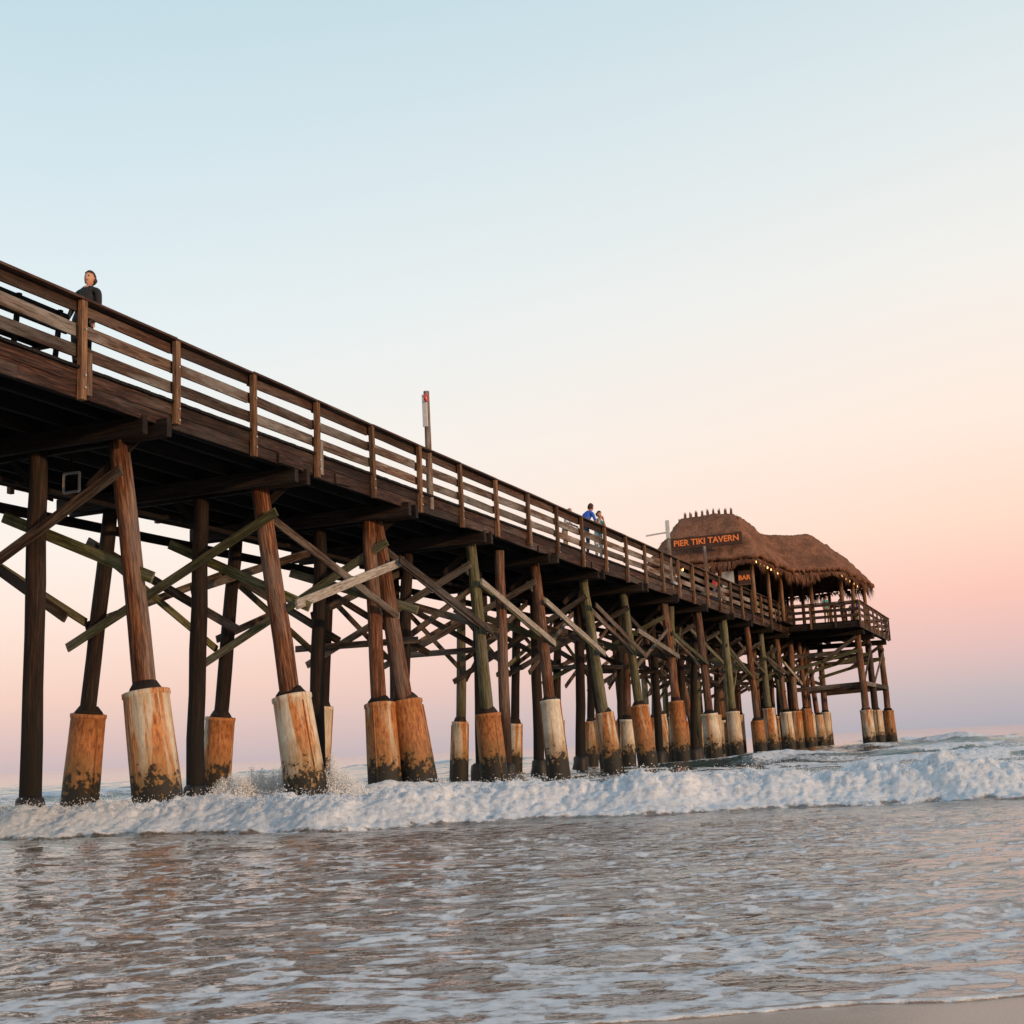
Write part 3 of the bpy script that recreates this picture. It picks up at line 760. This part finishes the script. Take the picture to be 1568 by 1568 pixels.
me.polygons.add(len(quads));me.polygons.foreach_set('loop_start',np.arange(0,quads.size,4,dtype=np.int32))
try: me.polygons.foreach_set('loop_total',np.full(len(quads),4,dtype=np.int32))
except Exception: pass
me.update(calc_edges=True)
me.polygons.foreach_set('use_smooth',np.ones(len(quads),bool))
a=me.attributes.new('foam','FLOAT','POINT');a.data.foreach_set('value',np.clip(foam,0,1).astype(np.float32).ravel())
a=me.attributes.new('shallow','FLOAT','POINT');a.data.foreach_set('value',shallow.astype(np.float32).ravel())
me.update()
sea=link(bpy.data.objects.new('sea',me))
m,nt,b=newmat('sea_water')
geo=N(nt,'ShaderNodeNewGeometry');pos=geo.outputs['Position']
fo=attr(nt,'foam').outputs['Fac'];sh=attr(nt,'shallow').outputs['Fac']
r1=noise(nt,mapping(nt,pos,(1.0,1.7,1)),3.2,4,0.5,.6)
r2=noise(nt,mapping(nt,pos,(1.0,1.5,1)),11,3,0.5,.4)
fb=noise(nt,mapping(nt,pos,(1,1.2,1.2)),8.0,9,0.75)
fl=noise(nt,mapping(nt,pos,(1,1.9,1)),3.0,9,0.72,1.4)
big=noise(nt,mapping(nt,pos,(1,1.6,1)),.45,4,0.6,.5)
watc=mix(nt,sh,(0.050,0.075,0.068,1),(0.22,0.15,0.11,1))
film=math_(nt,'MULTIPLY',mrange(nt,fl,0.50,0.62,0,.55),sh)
film=math_(nt,'MULTIPLY',film,mrange(nt,big,.36,.58,.25,1.0))  # broad patches thin the foam film, painting in larger dark reflections
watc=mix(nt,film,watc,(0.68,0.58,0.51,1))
ff_=math_(nt,'ADD',fo,math_(nt,'MULTIPLY',math_(nt,'SUBTRACT',fb,.5),1.3))
fm=mrange(nt,ff_,0.34,0.56,0,1)
foamc=ramp(nt,fb,[(.32,(0.46,0.48,0.48,1)),(.48,(0.76,0.76,0.75,1)),(.62,(0.90,0.89,0.87,1))]).outputs[0]  # grey low end paints shadows into the hollows of the white foam
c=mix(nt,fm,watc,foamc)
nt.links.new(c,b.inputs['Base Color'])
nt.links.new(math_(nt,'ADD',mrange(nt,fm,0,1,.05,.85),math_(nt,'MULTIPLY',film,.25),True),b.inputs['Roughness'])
b.inputs['IOR'].default_value=1.42
hh=math_(nt,'ADD',math_(nt,'MULTIPLY',r1,0.50),math_(nt,'MULTIPLY',r2,.09))
hh=math_(nt,'ADD',hh,math_(nt,'MULTIPLY',math_(nt,'MULTIPLY',fb,fm),1.5))
bump(nt,hh,b,0.55,0.09)
me.materials.append(m)

# ---------------------------------------------------------------- sand
gx=np.concatenate([-np.geomspace(900,12,24),np.linspace(-10,10,240),np.geomspace(12,900,24)])
gy=np.concatenate([-np.geomspace(600,3,30),np.linspace(-2.5,8,260),np.geomspace(8.5,40,12)])
GX,GY=np.meshgrid(gx,gy,indexing='ij')
dz=shoreline(GX)-GY
GZ=np.where(dz>0,.004+.022*dz,.004+.035*dz)
GZ=np.where(GY<-20,GZ+.02*(-20-GY),GZ);GZ=np.minimum(GZ,6)+.003*fbm(GX*1.2,GY*3,7,3)
nr,nc=GX.shape;ii=np.arange(nr*nc).reshape(nr,nc)
q=np.stack([ii[:-1,:-1],ii[1:,:-1],ii[1:,1:],ii[:-1,1:]],-1).reshape(-1,4)
me=bpy.data.meshes.new('beach_sand');me.from_pydata(np.stack([GX,GY,GZ],-1).reshape(-1,3).tolist(),[],q.tolist())
me.polygons.foreach_set('use_smooth',np.ones(len(q),bool))
link(bpy.data.objects.new('beach_sand',me))
m,nt,b=newmat('wet_sand');geo=N(nt,'ShaderNodeNewGeometry')
n1=noise(nt,geo.outputs['Position'],90,4,.6);n2=noise(nt,geo.outputs['Position'],1.2,5,.6)
nt.links.new(mix(nt,n2,ramp(nt,n1,[(.3,(0.22,.15,.10,1)),(.7,(.38,.27,.19,1))]).outputs[0],(0.28,.19,.135,1)),b.inputs['Base Color'])
b.inputs['Roughness'].default_value=.25
bump(nt,n1,b,.2,.005);me.materials.append(m)

# ---------------------------------------------------------------- spray
pv=[];pf=[]
def drop(p,r):
    b0=len(pv)
    for d_ in ((1,0,0),(-1,0,0),(0,1,0),(0,-1,0),(0,0,1),(0,0,-1)): pv.append((p[0]+d_[0]*r,p[1]+d_[1]*r,p[2]+d_[2]*r))
    for f in ((0,2,4),(2,1,4),(1,3,4),(3,0,4),(2,0,5),(1,2,5),(3,1,5),(0,3,5)): pf.append(tuple(b0+k for k in f))
def spray(c,nn,sp,up):
    for k in range(nn):
        r=abs(random.gauss(0,1));a=U(0,6.28)
        hgt=random.random()**1.6*up*math.exp(-r*r*.35)
        p=Vector(c)+Vector((math.cos(a)*r*sp,math.sin(a)*r*sp*.6,hgt+random.gauss(0,.03)))
        drop(p,U(.004,.015)*(1.5-min(1,hgt/up)))
base=P(22.3,-.1,.25)
for q in range(7):
    spray(base+Vector((-.55-.20*q,.3+U(-.1,.3),0)),3600,.19,U(.6,1.0)*(1-.07*q))
spray(base+Vector((.5,.1,0)),4000,.15,.85);spray(base+Vector((.75,.1,0)),2000,.22,.55)
spray(P(17.8,-.1,.15),1500,.3,.3);spray(P(27.2,-.1,.25),1500,.35,.45);spray(P(22.4,5.5,.2),1200,.3,.4)
jj=np.argwhere((np.abs(dy+.15)<.35)&(np.abs(X)<13))
for k in range(11000):
    i,j=jj[random.randrange(len(jj))]
    drop((X[i,j]+U(-.03,.03),Y[i,j],Z[i,j]+random.random()**2.5*.13),U(.003,.010))
me=bpy.data.meshes.new('sea_spray');me.from_pydata(pv,[],pf)
me.materials.append(simple('spray_foam',(0.82,0.83,0.83),.6,.06));link(bpy.data.objects.new('sea_spray',me))

# ---------------------------------------------------------------- world sky
w=bpy.data.worlds.new('World');scene.world=w;w.use_nodes=True;nt=w.node_tree
bg=nt.nodes['Background'];tc=N(nt,'ShaderNodeTexCoord');sp=N(nt,'ShaderNodeSeparateXYZ');nt.links.new(tc.outputs['Generated'],sp.inputs[0])
def elramp(stops):
    return ramp(nt,sp.outputs[2],[(max(0,math.sin(math.radians(e))),lin(c)) for e,c in stops]).outputs[0]
RL=elramp([(0,(200,182,188)),(1.2,(216,188,189)),(3,(238,200,190)),(6,(250,221,209)),(9,(250,235,225)),(13,(242,239,233)),(18,(229,237,238)),(25,(211,228,234)),(33,(190,216,226)),(60,(120,160,195)),(90,(95,135,180))])
RR=elramp([(0,(174,172,184)),(1.5,(193,180,186)),(3.2,(224,186,185)),(5.5,(249,194,181)),(8.5,(255,217,196)),(13,(255,234,219)),(19,(244,240,233)),(26,(225,233,234)),(33,(204,223,229)),(60,(120,160,195)),(90,(95,135,180))])
az=mrange(nt,sp.outputs[0],-.30,.34)
col=mix(nt,az,RL,RR)
sky=N(nt,'ShaderNodeTexSky');sky.sky_type='NISHITA';sky.sun_disc=False;sky.sun_elevation=math.radians(7);sky.sun_rotation=math.radians(128)
col=mix(nt,.02,col,sky.outputs[0])
nt.links.new(col,bg.inputs[0]);bg.inputs[1].default_value=1.0
sd=bpy.data.lights.new('sun','SUN');sd.energy=2.4;sd.angle=math.radians(2);sd.color=(1,.60,.32)
so=link(bpy.data.objects.new('sun',sd))
dirv=Vector((.78,-.62,.13)).normalized()
so.rotation_euler=dirv.to_track_quat('Z','Y').to_euler();so.location=(30,-30,20)

# ---------------------------------------------------------------- camera
cd=bpy.data.cameras.new('camera');cam=link(bpy.data.objects.new('camera',cd))
cd.sensor_width=36;cd.lens=36*2000/1568;cd.clip_end=20000;cd.clip_start=.05
pitch=math.radians(10.26);roll=math.radians(2.81)
cam.matrix_world=Matrix.Translation((0,0,1.0))@Matrix.Rotation(math.pi/2+pitch,4,'X')@Matrix.Rotation(-roll,4,'Z')
scene.camera=cam
